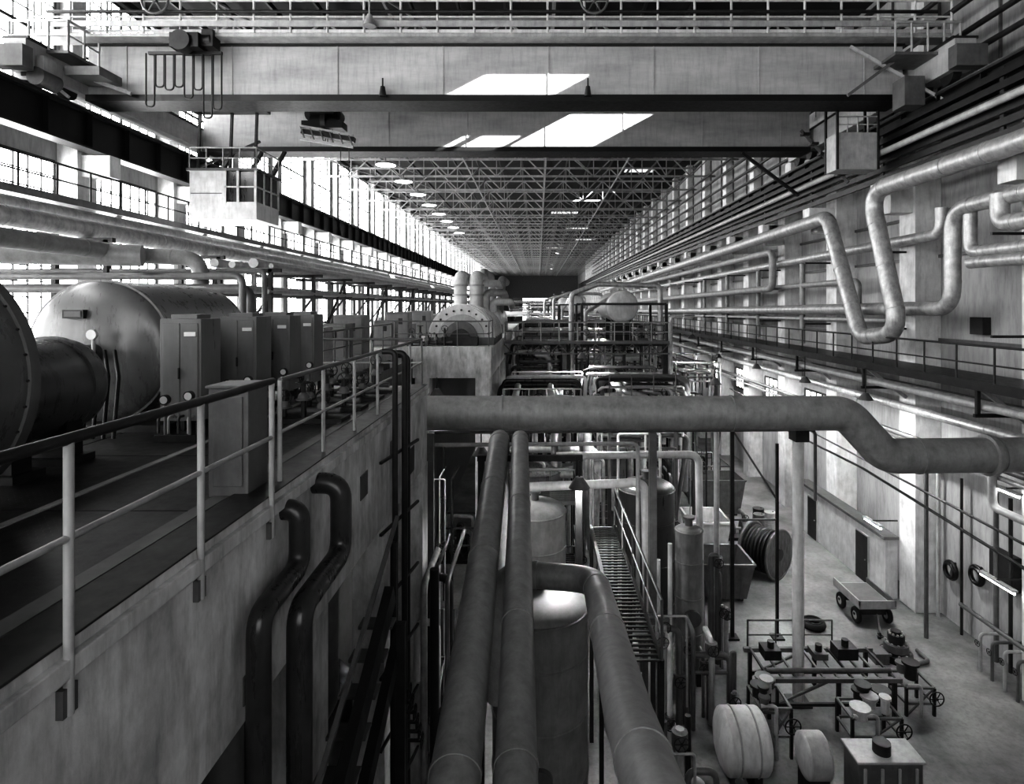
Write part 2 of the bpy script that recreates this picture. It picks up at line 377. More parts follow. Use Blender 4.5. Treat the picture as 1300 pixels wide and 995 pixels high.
# ------------------------------------------------------------------ turbine deck
XE=-2.5
b=B('turbine_deck_slab')
b.box(XL+.02,XE-.35,YB+.02,12.95,DZ-.4,DZ-.02,'conc'); b.box(XL+.02,-6,12.95,24.5,DZ-.4,DZ-.02,'conc')
b.box(XL+.02,-1.95,24.95,60,DZ-.4,DZ,'conc'); b.box(XL+.02,-6,60,120,DZ-.4,DZ,'conc'); b.box(XL+.02,-2,120,190,DZ-.4,DZ,'conc')
b.done()
b=B('deck_chequer_plating')
for i,(xa,xb) in enumerate(((-4.35,-2.86),(-5.85,-4.37),(-9.5,-5.87))):
    for k in range(12): b.box(xa,xb-.01,YB+2+k*1.9,YB+3.88+k*1.9,DZ-.02,DZ,'plate')
b.box(-3.05,-2.9,YB+1,13.2,DZ,DZ+.015,'mid'); b.box(-4.42,-4.34,YB+1,13.2,DZ,DZ+.012,'light')
b.done()
b=B('deck_edge_beam')
b.box(XE-.35,XE,YB+.02,13.3,DZ-1.75,DZ+.02,'concface'); b.box(XE-.36,XE+.05,YB+.02,13.3,DZ-.16,DZ-.05,'concface')
b.box(XE-.36,XE+.01,YB+.02,13.3,DZ+.02,DZ+.035,'dark')
b.box(-6,XE-.35,12.95,13.3,DZ-1.75,DZ,'concface')
for k in range(7): 
    y=-6+k*3.2; b.box(XE-.55,XE-.02,y-.3,y+.3,GZ,DZ-1.75,'concface')
b.box(XE-.01,XE+.012,8.3,8.65,DZ-.95,DZ-.6,'mid'); b.box(XE-.01,XE+.012,5.0,5.25,DZ-1.6,DZ-1.35,'mid'); b.box(XE-.01,XE+.012,10,10.3,DZ-.8,DZ-.5,'mid')
b.box(XE-.01,XE+.012,11.4,11.9,DZ-1.5,DZ-1.0,'dark')
b.done(.012)
b=B('wall_under_deck'); b.panel('x',-5.2,YB,60,GZ,DZ-.4,[],'mid'); b.done()
b=B('pedestal_beam')
b.box(-6,-1.95,24.5,24.9,DZ-1.2,DZ-.4,'concface'); b.box(-6,-1.93,24.48,24.95,DZ-.4,DZ+.1,'concface')
b.box(-2.3,-1.95,24.9,60,DZ-1.2,DZ-.4,'concface')
for k in range(7): b.box(-2.6,-1.98,24.5+k*5.6,25.3+k*5.6,GZ,DZ-1.2,'concface')
b.box(-5.1,-4.5,24.5,25.2,GZ,DZ-1.2,'concface')
b.done()
b=B('deck_railing')
ps=[1.0,1.9,3.11,4.33,5.48]
for y in ps: b.cyl((XE+.03,y,DZ-.35),(XE+.03,y,DZ+1.1),.026,'light',n=10); b.box(XE,XE+.04,y-.05,y+.05,DZ-.35,DZ-.2,'mid')
b.tube([(XE+.03,-3,DZ+1.1),(XE+.03,5.5,DZ+1.1)],.032,'dark',n=10); b.tube([(XE+.03,-3,DZ+.58),(XE+.03,5.5,DZ+.58)],.02,'light',n=10)
b.done()
b=B('deck_railing'); b.rail([(XE-.1,5.95,DZ),(XE-.1,13.2,DZ),(-6,13.2,DZ)],h=1.05,step=1.2,r=.024,m='light',mt='mid'); b.done()
b=B('deck_railing'); b.rail([(-6.05,13.5,DZ),(-6.05,24.4,DZ)],h=1.05,step=1.4,r=.024,m='mid'); b.done()
b=B('deck_railing'); b.rail([(-6,24.7,DZ+.1),(-2.05,24.7,DZ+.1),(-2.05,26.6,DZ+.1)],h=1.05,step=1.4,r=.024,m='mid'); b.done()
b=B('floor_box_cabinet'); b.box(-3.1,-2.72,5.55,5.95,DZ,DZ+1.02,'mid'); b.box(-3.12,-2.70,5.53,5.97,DZ+1.02,DZ+1.05,'mid'); b.box(-3.05,-2.77,5.53,5.55,DZ+.1,DZ+.95,'mid'); b.done(.01)

# ------------------------------------------------------------------ deck machinery
def saddle(b,x,y,zc,r,m='dark'):
    b.box(x-r*.75,x+r*.75,y-.12,y+.12,DZ,zc-r*.62,m); b.box(x-r*.9,x+r*.9,y-.2,y+.2,DZ,DZ+.08,m)
b=B('horizontal_pressure_vessel'); c=(-5.5,-.64); r=1.14
b.cyl((c[0],1.6,c[1]),(c[0],5.05,c[1]),r,'tank',n=64,caps=False); b.dome((c[0],1.6,c[1]),(0,-1,0),r,.45,'tank',n=64); b.dome((c[0],5.15,c[1]),(0,1,0),r-.02,.35,'tank',n=64)
b.cyl((c[0],5.05,c[1]),(c[0],5.15,c[1]),r+.03,'mid',n=64)
for k in range(32):
    a=2*math.pi*k/32; x=c[0]+(r+.005)*math.cos(a); z=c[1]+(r+.005)*math.sin(a); b.cyl((x,5.03,z),(x,5.17,z),.012,'dark',n=6)
saddle(b,c[0],2.3,c[1],r); saddle(b,c[0],4.6,c[1],r); b.done()
b=B('intermediate_drum'); c=(-5.75,-.95); r=.56
b.cyl((c[0],5.75,c[1]),(c[0],7.1,c[1]),r,'tank',n=48,caps=False); b.dome((c[0],7.1,c[1]),(0,1,0),r,.25,'tank',n=48); b.dome((c[0],5.75,c[1]),(0,-1,0),r,.12,'tank',n=48)
b.cyl((c[0],6.9,c[1]),(c[0],7.0,c[1]),r+.03,'tank',n=48); saddle(b,c[0],6.1,c[1],r); saddle(b,c[0],6.8,c[1],r)
b.done()
b=B('generator_casing'); c=(-6.47,-.68); r=1.05
b.cyl((c[0],8.75,c[1]),(c[0],11.1,c[1]),r,'tank',n=64,caps=False); b.dome((c[0],8.75,c[1]),(0,-1,0),r,.28,'tank',n=64); b.dome((c[0],11.1,c[1]),(0,1,0),r,.25,'tank',n=64)
b.cyl((c[0],8.72,c[1]),(c[0],8.8,c[1]),r+.02,'tank',n=64)
b.box(c[0]-.33,c[0]-.03,8.44,8.55,c[1]+.5,c[1]+.62,'dark'); b.box(c[0]-.3,c[0]-.06,8.43,8.45,c[1]+.52,c[1]+.60,'mid')
b.cyl((c[0]+.1,8.2,c[1]+.0),(c[0]+.1,8.55,c[1]+.0),.13,'mid'); b.cyl((c[0]+.3,8.2,c[1]+.0),(c[0]+.3,8.2,c[1]+.25),.025,'light'); b.cyl((c[0]+.3,8.15,c[1]+.28),(c[0]+.3,8.2,c[1]+.28),.07,'dial')
for k in range(4): b.tube([(c[0]+.1+k*.14,8.3,c[1]+.05),(c[0]+.3+k*.14,8.1,c[1]-.3),(c[0]+.3+k*.14,8.0,DZ)],.025,'dark',bend=.12,n=8)
b.wheel((c[0]-.25,8.2,c[1]-.25),(0,1,0),.14,'dark'); b.cyl((c[0]-.25,8.2,c[1]-.25),(c[0]-.25,8.5,c[1]-.25),.04,'dark')
saddle(b,c[0],9.2,c[1],r); saddle(b,c[0],10.7,c[1],r); b.box(c[0]-1.2,c[0]+1.2,8.4,11.3,DZ,DZ+.1,'dark')
b.done()
def cabinet(y,x1,w,dp):
    b=B('instrument_cabinet'); x0=x1-w
    b.box(x0,x1,y,y+dp,DZ+.22,DZ+1.62,'cab'); b.box(x0+.1,x1-.1,y+.08,y+dp-.08,DZ+1.62,DZ+1.68,'cab')
    b.box(x0+.04,x0+w/2-.01,y-.012,y,DZ+.28,DZ+1.56,'cab'); b.box(x0+w/2+.01,x1-.04,y-.012,y,DZ+.28,DZ+1.56,'cab')
    b.box(x1-.22,x1-.06,y-.03,y-.012,DZ+1.38,DZ+1.44,'dial')
    b.box(x0+w/2-.02,x0+w/2,y-.04,y-.01,DZ+.8,DZ+.95,'dark')
    for a in(x0+.06,x1-.06):
        for q in(y+.06,y+dp-.06): b.box(a-.03,a+.03,q-.03,q+.03,DZ,DZ+.22,'dark')
    for k in range(4):
        xx=x0+.08+k*(w-.16)/3; b.tube([(xx,y-.05,DZ+.3),(xx,y-.16,DZ+.3),(xx,y-.16,DZ)],.018,'light' if k%2 else 'dark',bend=.05,n=8)
    b.box(x1-.42,x1+.12,y-.35,y-.25,DZ,DZ+.1,'dark')
    for dx,h in((.02,.55),(-.3,.5)):
        b.cyl((x1+dx,y-.3,DZ+.08),(x1+dx,y-.3,DZ+h),.02,'mid',n=8); b.cyl((x1+dx,y-.34,DZ+h+.06),(x1+dx,y-.28,DZ+h+.06),.065,'dark',n=20); b.cyl((x1+dx,y-.342,DZ+h+.06),(x1+dx,y-.335,DZ+h+.06),.05,'dial',n=20)
    b.wheel((x1+.14,y+.2,DZ+.45),(1,0,0),.1,'dark'); b.cyl((x1,y+.2,DZ+.45),(x1+.15,y+.2,DZ+.45),.02,'dark',n=8)
    b.done(.04)
cabinet(8.1,-4.62,.56,.5); cabinet(9.75,-4.65,.6,.55); cabinet(10.95,-4.6,.6,.5); cabinet(12.15,-4.6,.6,.5)
def valves(x,y,n=5,name='valve_cluster',z=DZ,s=1):
    b=B(name); b.box(x-.1*s,x+(n*.3+.1)*s,y-.2*s,y+.25*s,z,z+.07*s,'dark')
    for k in range(n):
        xx=x+k*.3*s+.05; h=(.35+.5*random.random())*s
        b.cyl((xx,y,z),(xx,y,z+h),.04*s,'dark',n=10); b.dome((xx,y,z+h*.6),(0,0,1),.09*s,.1*s,'mid',n=12); b.cyl((xx,y,z+h*.55),(xx,y,z+h*.6),.12*s,'mid',n=12)
        b.wheel((xx,y,z+h),(0,0,1) if k%2 else (0,1,0),.11*s,'dark')
    b.tube([(x-.1,y+.1*s,z+.15*s),(x+n*.3*s,y+.1*s,z+.15*s)],.05*s,'mid',n=10)
    return b.done()
valves(-4.0,12.2,3); valves(-4.0,10.2,3); valves(-4.0,9.2,3); valves(-4.0,11.3,3)
for y in(26.2,35.2,36.5,48,50): valves(-5.6 if y<30 else -5.2,y-.2,5,s=1.2)
# ------------------------------------------------------------------ left-side pipes on trestles
b=B('insulated_steam_line')
b.tube([(-13,3,2.2),(-13,95,2.2)],.26,'alu',seams=1.5)
b.tube([(-14.2,3,2.75),(-14.2,95,2.75)],.22,'alu',seams=1.8)
b.tube([(-10.2,3,1.3),(-10.2,15.4,1.3),(-8.9,15.6,1.25),(-8.9,15.6,DZ)],.2,'pipe',seams=1.2)
b.tube([(-12.6,11.5,1.9),(-12.6,13,1.2),(-9.5,14.2,1.2)],.26,'pipe')
for k in range(15):
    y=5+k*6; b.beam((-13.9,y,DZ),(-13.9,y,2.4),.14,.14,'dark'); b.beam((-12.4,y,DZ),(-12.4,y,1.9),.14,.14,'dark'); b.beam((-14.6,y,1.88),(-12.2,y,1.88),.14,.14,'dark')
    b.box(-14.35,-14.05,y-.1,y+.1,1.9,2.56,'dark')
b.done()
b=B('cross_header_pipe')
for z,y,r in((.75,15,.09),(.45,15.4,.12),(.95,16.2,.07)): b.tube([(-17,y,z),(-7.5,y,z),(-7.5,y,DZ)],r,'mid')
for x in(-16,-11.4): b.beam((x,15.6,DZ),(x,15.6,1.2),.1,.1,'dark'); b.beam((x,15,.3),(x,16.4,.3),.1,.1,'dark')
b.done()
b=B('pipe_trestle')
for k in range(18):
    y=16.8+k*3.2
    for x in(-9.2,-7.6): b.beam((x,y,DZ),(x,y,1.05),.1,.1,'dark')
    b.beam((-9.5,y,1.0),(-7.3,y,1.0),.1,.1,'dark'); b.beam((-9.5,y,.3),(-7.3,y,.3),.08,.08,'dark')
    b.beam((-9.2,y,DZ),(-7.6,y,.3),.06,.06,'dark')
    if k%2: b.beam((-7.6,y,DZ),(-7.6,y+3.2,.9),.06,.06,'dark')
for x,z,r,m in((-9.1,1.2,.13,'alu'),(-8.6,1.16,.1,'alu'),(-8.0,1.2,.14,'alu'),(-7.5,1.12,.07,'light'),(-9.0,.44,.1,'mid'),(-8.2,.46,.12,'alu'),(-7.6,.4,.06,'light')):
    b.tube([(x,16.6,z),(x,72,z)],r,m,n=10)
b.done()
b=B('wall_gallery')
b.box(-17.6,-16.2,YB+.1,150,3.62,3.7,'dark'); b.box(-16.25,-16.15,YB+.1,150,3.5,3.75,'mid')
b.rail([(-16.2,-4,3.7),(-16.2,120,3.7)],h=1.1,step=1.5,r=.035,m='dark')
for q in cols[:24]: b.beam((-17.7,q,2.6),(-16.3,q,3.6),.12,.12,'dark')
b.tube([(-16.6,-4,3.2),(-16.6,130,3.2)],.12,'alu'); b.tube([(-16.9,-4,2.9),(-16.9,130,2.9)],.09,'light')
b.done()

# ------------------------------------------------------------------ foreground pipes
b=B('main_cross_pipe')
b.tube([(-5.1,16.5,-3.0),(8.6,16.5,-3.0),(9.7,16.5,-4.2),(12.0,16.6,-4.2),(14.3,16.7,-4.2)],.48,'insul',bend=.8,n=40,seams=3.2)
for x in(-3,3.2): b.beam((x,16.5,GZ),(x,16.5,-3.55),.2,.2,'mid')
b.cyl((12.6,16.62,-4.2),(12.72,16.62,-4.2),.58,'insul'); b.done()
b=B('overhead_supply_pipe')
p1,p2=Vector((-.93,14.2,-3.22)),Vector((-.77,6.1,-4.2)); d=(p2-p1)
b.tube([(-.95,14.9,-8),(-.95,14.9,-3.2),p2,p1+d*1.45],.235,'pipe',n=32,seams=2.6); b.done()
b=B('overhead_supply_pipe')
p1,p2=Vector((-.45,14.2,-3.22)),Vector((-.22,6.1,-4.2)); d=(p2-p1)
b.tube([(-.45,14.9,-8),(-.45,14.9,-3.2),p2,p1+d*1.45],.2,'pipe',n=32,seams=3.4); b.done()
b=B('branch_pipe')
b.tube([(-.75,11.3,-7.5),(-.75,11.2,-5.05),(1.05,10.9,-5.05),(.84,5.4,-3.78),(.84,2.5,-3.1)],.235,'pipe',n=32,bend=.62,seams=2.4); b.done()
b=B('pipe_support_frame')
y,zt=14.6,-3.7
b.beam((-1.4,y,GZ),(-1.4,y,zt),.16,.16,'dark'); b.beam((1.0,y,GZ),(1.0,y,zt),.16,.16,'dark'); b.beam((-1.5,y,zt-.06),(1.1,y,zt-.06),.14,.14,'dark')
b.done()
b=B('wall_bend_pipe')
b.tube([(-2.6,6.6,-1.98),(-2.2,6.6,-1.98),(-2.2,6.6,-2.75),(-2.2,5.45,-2.8),(-2.2,5.45,-11.6)],.115,'piped',n=24,bend=.2); b.done()
b=B('wall_bend_pipe')
b.tube([(-2.6,5.8,-2.0),(-2.34,5.8,-2.0),(-2.34,5.8,-2.55),(-2.34,4.95,-2.6),(-2.34,4.95,-11.6)],.1,'piped',n=24,bend=.18); b.done()
b=B('riser_pipe_group')
for i,(x,y,z1,r) in enumerate(((-2.25,9.3,-.72,.045),(-2.2,9.75,-.78,.05),(-2.33,10.6,-.9,.04),(-2.2,9.0,-3.6,.05))):
    b.tube([(x-.2,y,z1),(x,y,z1),(x,y,GZ)] if i<3 else [(x,y,z1),(x,y,GZ)],r,'dark',bend=.1,n=10)
for k in range(8): b.beam((-2.4,9.0,-2.4-k*1.1),(-2.15,10.6,-2.4-k*1.1),.04,.04,'dark')
for k in range(6): b.wheel((-2.0,9.2+.2*k,-6-.3*k),(1,0,0),.12,'black'); b.cyl((-2.25,9.2+.2*k,-6-.3*k),(-2,9.2+.2*k,-6-.3*k),.03,'dark')
b.done()
b=B('stair_stringer_frame')
b.beam((-2.0,4.6,-5.6),(-2.0,8.0,-3.9),.12,.3,'dark'); b.beam((-2.0,4.6,-6.6),(-2.0,8.6,-4.7),.12,.25,'dark')
for k in range(9): b.beam((-2.4,4.8+k*.4,-5.9+k*.2),(-1.95,4.8+k*.4,-5.9+k*.2),.25,.04,'mid')
for y in(5.2,8.2): b.beam((-1.9,y,GZ),(-1.9,y,-4.4),.12,.12,'dark')
b.beam((-2,4.6,-4.7),(-2,8.4,-3.0),.05,.05,'mid')
b.done()
b=B('condenser_vessel')
b.cyl((-4.05,3.5,-7),(-4.05,10.5,-7),.9,'tank2',n=36); b.box(-4.6,-3.4,4,4.4,GZ,-7.6,'dark'); b.box(-4.6,-3.4,9.6,10,GZ,-7.6,'dark')
b.tube([(-3.5,6,-6.5),(-3.2,6,-6),(-3.2,6,-4.2)],.2,'mid'); b.tube([(-3.5,9,-6.5),(-3.2,9,-6),(-3.2,9,-4.2)],.16,'mid')
b.done()
# ------------------------------------------------------------------ vertical tanks
def vtank(x,y,r,zt,m,name='vertical_storage_tank',bands=3):
    b=B(name); zb=GZ+.5
    b.cyl((x,y,zb),(x,y,zt-r*.35),r,m,n=48,caps=False); b.dome((x,y,zt-r*.35),(0,0,1),r,r*.35,m,n=48); b.dome((x,y,zb),(0,0,-1),r,r*.25,m,n=48)
    for k in range(bands):
        z=zb+(zt-zb)*(k+1)/(bands+1); b.torus((x,y,z),(0,0,1),r,.025,m,n=48)
    b.torus((x,y,zt-r*.35),(0,0,1),r,.03,m,n=48)
    b.cyl((x,y,zt-.05),(x,y,zt+.25),.12,'mid'); b.cyl((x,y,zt+.2),(x,y,zt+.27),.18,'mid')
    for k in range(4):
        a=math.pi/4+k*math.pi/2; b.beam((x+r*.8*math.cos(a),y+r*.8*math.sin(a),GZ),(x+r*.8*math.cos(a),y+r*.8*math.sin(a),zb+.3),.14,.14,'dark')
    b.cyl((x,y-r-.12,-9.6),(x,y-r+.1,-9.6),.25,'mid'); b.done()
vtank(.05,13.0,1.05,-6.2,'tank3'); vtank(-.1,18.0,.95,-5.9,'tank3'); vtank(0,23,.9,-6.1,'tank'); vtank(3.7,20.2,.95,-5.9,'tank2'); vtank(4.75,18.6,.42,-6.9,'tank3')
vtank(.1,28,.9,-6.1,'tank2'); vtank(3.9,31.2,.9,-6.5,'tank')
b=B('bright_process_pipe')
b.tube([(-.6,16.9,-5.2),(3.15,17.4,-5.2),(3.25,17.4,-10.5),(3.25,17.4,GZ)],.13,'white',bend=.35,n=18)
b.tube([(.6,19.3,-4.9),(5.3,19.5,-4.9),(5.4,19.5,GZ)],.12,'white',bend=.35,n=18)
b.tube([(-.7,21.5,-4.4),(6.5,21.5,-4.4),(6.5,21.5,GZ)],.1,'light',bend=.3,n=14)
b.tube([(4.0,17.9,-7.2),(4.0,17.9,GZ)],.07,'white',n=12); b.tube([(3.6,17.7,-7.6),(3.6,17.7,GZ)],.07,'white',n=12); b.tube([(2.4,17.3,-7),(2.4,17.3,GZ)],.05,'light',n=12)
b.done()
b=B('grating_walkway')
y0,y1,z=10,16.2,-6.0; X0,X1=1.45,2.1
for k in range(41): b.box(X0,X1,y0+k*.15,y0+k*.15+.05,z-.03,z,'dark')
for x in(X0,X1): b.box(x-.04,x+.04,y0,y1,z-.15,z,'black')
for y in(10.1,13.5,16.0):
    for x in(X0,X1): b.beam((x,y,GZ),(x,y,z-.1),.1,.1,'dark')
b.rail([(X1,y0,z),(X1,y1,z)],h=1.0,step=1.5,r=.025,m='mid'); b.done()
b=B('support_post'); b.cyl((7.75,17.6,GZ),(7.75,17.6,-4.0),.16,'white',n=20); b.box(7.45,8.05,17.3,17.9,GZ,GZ+.05,'dark'); b.box(7.55,7.95,17.3,17.8,-4,-3.6,'dark'); b.done()
b=B('cross_conduit_line')
b.tube([(-4.5,17.9,-3.85),(8.4,17.9,-3.75),(8.4,17.9,-5.9)],.05,'mid',bend=.2,n=10); b.tube([(-4.5,17.15,-4.05),(2.9,17.15,-4.0),(2.9,17.15,GZ)],.06,'light',bend=.2,n=10)
b.done()
b=B('vertical_guide_post')
b.beam((6.9,21,GZ),(6.9,21,-4.3),.12,.12,'dark'); b.beam((8.5,21,GZ),(8.5,21,-4.9),.09,.09,'dark'); b.beam((6.9,21,-4.4),(8.5,21,-6.9),.06,.06,'mid'); b.beam((6.9,21,-7.6),(8.5,21,-7.6),.06,.06,'mid')
b.box(6.7,7.1,20.8,21.2,GZ,GZ+.06,'dark'); b.box(8.3,8.7,20.8,21.2,GZ,GZ+.06,'dark'); b.done()
def risers(x0,x1,y0,y1,n,zt,seed):
    rd=random.Random(seed); b=B('riser_pipe_bank')
    for i in range(n):
        x=x0+(x1-x0)*rd.random(); y=y0+(y1-y0)*rd.random(); r=rd.choice([.03,.04,.05,.07,.09]); m=rd.choice(['light','mid','dark','alu','mid','white']); t=zt-2.2*rd.random()
        x2=min(x1,max(x0,x+rd.choice([-1,1])*(.4+1.2*rd.random()))); k=rd.random()
        if k<.35: b.tube([(x,y,GZ),(x,y,t),(x2,y,t),(x2,y,t-1-2.5*rd.random())],r,m,bend=r*3,n=8)
        elif k<.7: b.tube([(x,y,GZ),(x,y,t),(x,min(y1,y+1+rd.random()*2),t)],r,m,bend=r*3,n=8)
        else: b.tube([(x,y,GZ),(x,y,t)],r,m,n=8)
        if rd.random()<.6:
            z=min(t-.2,GZ+1+rd.random()*3.5); b.wheel((x,y-.18,z),(0,1,0),.15,'dark'); b.cyl((x,y-.18,z),(x,y,z),.03,'dark',n=8); b.cyl((x,y,z-.15),(x,y,z+.15),r*1.8,'mid',n=10)
    b.done()
risers(2.3,3.9,14.6,16.1,10,-7.6,1); risers(2.0,6.2,22.2,23.4,18,-4.8,2); risers(-1.9,2.2,24.4,26.2,16,-4.5,3); risers(-2.4,-1.5,10.8,16,8,-5,4); risers(5.7,6.6,18.9,20.0,6,-8.2,5); risers(2.6,8,33,34.7,18,-3.6,6); risers(-4.6,-2.8,19.6,24,8,-5,7); risers(2.5,3.6,11.2,13.4,12,-8.4,9); risers(4.1,5.5,16.2,17.3,10,-9.0,10)
def scaffold(x0,x1,y0,y1,lv,m='mid'):
    b=B('service_platform')
    for x in(x0,x1):
        for y in(y0,y1): b.beam((x,y,GZ),(x,y,lv[-1]+1.05),.07,.07,'dark')
    for z in lv:
        k=y0
        while k<y1: b.box(x0,x1,k,k+.06,z-.03,z,'dark'); k+=.16
        for x in(x0,x1): b.beam((x,y0,z-.08),(x,y1,z-.08),.05,.12,'dark')
        for y in(y0,y1): b.beam((x0,y,z-.08),(x1,y,z-.08),.05,.12,'mid')
        b.rail([(x0,y0,z),(x1,y0,z),(x1,y1,z)],h=1.0,step=.9,r=.022,m=m)
        b.beam((x0,y0,z),(x0,y1,z-1.6),.04,.04,'mid')
    for k in range(int((lv[0]-GZ)/.3)): b.beam((x0+.1,y0-.06,GZ+.3*k+.3),(x0+.5,y0-.06,GZ+.3*k+.3),.025,.025,'light')
    for x in(x0+.1,x0+.5): b.beam((x,y0-.06,GZ),(x,y0-.06,lv[0]+.9),.03,.05,'light')
    b.done()
scaffold(2.6,5.6,26.2,29.4,(-8.6,-5.9),'light'); scaffold(-1.4,1.3,19.4,21.3,(-8.9,-6.4)); scaffold(5.8,8.4,29.5,32,(-8.4,-6),'mid')
# small equipment frames on the floor between the tanks and the work frame
def frame_stand(x0,x1,y0,y1,h,seed):
    rd=random.Random(seed); b=B('equipment_stand')
    for x in(x0,x1):
        for y in(y0,y1): b.beam((x,y,GZ),(x,y,GZ+h),.07,.07,'dark')
    for z in(GZ+h,GZ+h*.45):
        for y in(y0,y1): b.beam((x0,y,z),(x1,y,z),.06,.06,'mid')
        for x in(x0,x1): b.beam((x,y0,z),(x,y1,z),.06,.06,'mid')
    b.beam((x0,y0,GZ),(x1,y0,GZ+h),.04,.04,'mid')
    for i in range(6):
        x=x0+.1+(x1-x0-.2)*rd.random(); y=y0+(y1-y0)*rd.random(); r=.07+.12*rd.random(); t=.15+.3*rd.random(); m=rd.choice(['mid','light','dark','dark'])
        b.cyl((x,y,GZ+h),(x,y,GZ+h+t),r,m,n=14); b.cyl((x,y,GZ+h+t),(x,y,GZ+h+t+.06),r*1.4,m,n=14)
    b.tube([(x0,y0-.05,GZ+h+.1),((x0+x1)/2,y0-.05,GZ+h+.1),((x0+x1)/2,y0-.05,GZ)],.05,'light',n=8)
    b.wheel((x1,y0-.12,GZ+h*.7),(0,1,0),.2,'dark'); b.cyl((x1,y0-.12,GZ+h*.7),(x1,y0,GZ+h*.7),.03,'dark')
    b.done()
frame_stand(4.0,5.3,12.0,13.0,1.2,31); frame_stand(5.8,6.6,15.4,16.3,1.3,32); frame_stand(8.3,9.6,15.6,16.4,.9,33); frame_stand(10.6,11.4,17.0,17.8,.8,34); frame_stand(5.0,6.2,24.2,25.4,1.4,35)

# ------------------------------------------------------------------ shop floor items
def skip(x0,x1,y0,y1,h,m,name='open_skip'):
    b=B(name); t=.06; i=.28; z0=GZ+.12; z1=GZ+h
    def q(x0,x1,y0,y1,z): return [(x0,y0,z),(x1,y0,z),(x1,y1,z),(x0,y1,z)]
    o=q(x0+i,x1-i,y0+i*.5,y1-i*.5,z0)+q(x0,x1,y0,y1,z1); n=q(x0+i+t,x1-i-t,y0+i*.5+t,y1-i*.5-t,z0+t)+q(x0+t,x1-t,y0+t,y1-t,z1)
    b.add(o,[(3,2,1,0),(0,1,5,4),(1,2,6,5),(2,3,7,6),(3,0,4,7)],m); b.add(n,[(0,1,2,3),(4,5,1,0),(5,6,2,1),(6,7,3,2),(7,4,0,3)],m)
    for a,c in((4,5),(5,6),(6,7),(7,4)): b.beam(o[a],o[c],.1,.1,m)
    for x in(x0+.5,(x0+x1)/2,x1-.5): b.beam((x,y0+.02,z1),(x,y0+i*.5,z0),.08,.06,m)
    b.box(x0+.4,x0+.6,y0+.2,y1-.2,GZ,z0,'dark'); b.box(x1-.6,x1-.4,y0+.2,y1-.2,GZ,z0,'dark'); b.done()
skip(6.9,8.7,26.6,28.6,2.0,'white'); skip(6.5,8.6,23.4,25.4,1.5,'mid'); skip(8.6,11.6,33,35,2.0,'mid')
b=B('cable_drum'); c=Vector((9.95,25.9,GZ+1.1)); d=Vector((.62,-.78,0)).normalized()
for s in(-.65,.65): b.torus(c+d*s,d,1.04,.06,'mid',n=40); b.cyl(c+d*(s-.03),c+d*(s+.03),1.02,'wood',n=40)
b.cyl(c-d*.6,c+d*.6,.75,'dark',n=36)
for k in range(7): b.torus(c+d*(-.52+k*.17),d,.86,.085,'black',n=36)
for s in(-.7,.7): b.cyl(c+d*(s-.02),c+d*(s+.02),.25,'dark',n=20)
b.done()
b=B('flatbed_trailer'); x0,x1,y0,y1=11.75,13.1,21.6,23.5; z=GZ+.7
b.box(x0,x1,y0,y1,z,z+.1,'light'); b.box(x0,x1,y0,y0+.05,z+.1,z+.3,'light'); b.box(x0,x0+.05,y0,y1,z+.1,z+.3,'light'); b.box(x1-.05,x1,y0,y1,z+.1,z+.3,'mid'); b.box(x0+.1,x1-.1,y0+.1,y1-.1,z+.1,z+.13,'mid')
for x in(x0+.1,x1-.1):
    for y in(y0+.4,y1-.4): b.torus((x,y,GZ+.3),(1,0,0),.21,.09,'rubber'); b.cyl((x-.06,y,GZ+.3),(x+.06,y,GZ+.3),.15,'light')
for y in(y0+.4,y1-.4): b.beam((x0,y,GZ+.35),(x1,y,GZ+.35),.08,.08,'dark'); b.box(x0+.2,x1-.2,y-.1,y+.1,GZ+.38,z,'dark')
b.beam((12.4,y0,GZ+.5),(12.1,y0-.7,GZ+.2),.07,.07,'dark'); b.torus((12.08,y0-.75,GZ+.15),(0,0,1),.09,.02,'dark',n=16); b.box(12.05,12.15,y0-.7,y0-.62,GZ,GZ+.2,'dark')
b.done()
b=B('tire'); x,y=10.1,21.7; b.torus((x,y,GZ+.14),(0,0,1),.32,.13,'rubber'); b.torus((x,y,GZ+.24),(0,0,1),.3,.05,'rubber'); b.done()
def pump(x,y,s=1,rz=0,name='pump_unit',m='mid'):
    b=B(name); z=GZ
    b.box(x-.9*s,x+.9*s,y-.35*s,y+.35*s,z,z+.15*s,'dark'); b.cyl((x-.8*s,y,z+.5*s),(x-.05*s,y,z+.5*s),.3*s,m,n=24)
    for k in range(6): b.cyl((x-(.7-.1*k)*s,y,z+.5*s),(x-(.68-.1*k)*s,y,z+.5*s),.34*s,m,n=24)
    b.cyl((x-.05*s,y,z+.5*s),(x+.3*s,y,z+.5*s),.07*s,'light'); b.cyl((x+.3*s,y,z+.5*s),(x+.6*s,y,z+.5*s),.38*s,m,n=24)
    b.tube([(x+.45*s,y,z+.8*s),(x+.45*s,y,z+1.2*s),(x+.45*s,y+.6*s,z+1.2*s)],.1*s,'mid',bend=.2*s); b.cyl((x+.6*s,y,z+.5*s),(x+1.0*s,y,z+.5*s),.14*s,'light'); b.cyl((x+.95*s,y,z+.5*s),(x+1.0*s,y,z+.5*s),.22*s,'light')
    b.box(x-.7*s,x-.2*s,y-.3*s,y+.3*s,z+.15*s,z+.35*s,'dark'); b.box(x+.3*s,x+.6*s,y-.25*s,y+.25*s,z+.15*s,z+.3*s,'dark')
    b.wheel((x+.45*s,y-.25*s,z+1.1*s),(0,1,0),.16*s,'dark'); b.cyl((x+.45*s,y-.25*s,z+1.1*s),(x+.45*s,y,z+1.1*s),.03*s,'dark')
    return b.done()
pump(3.4,24.8,1,m='light'); pump(10,30,1.0)
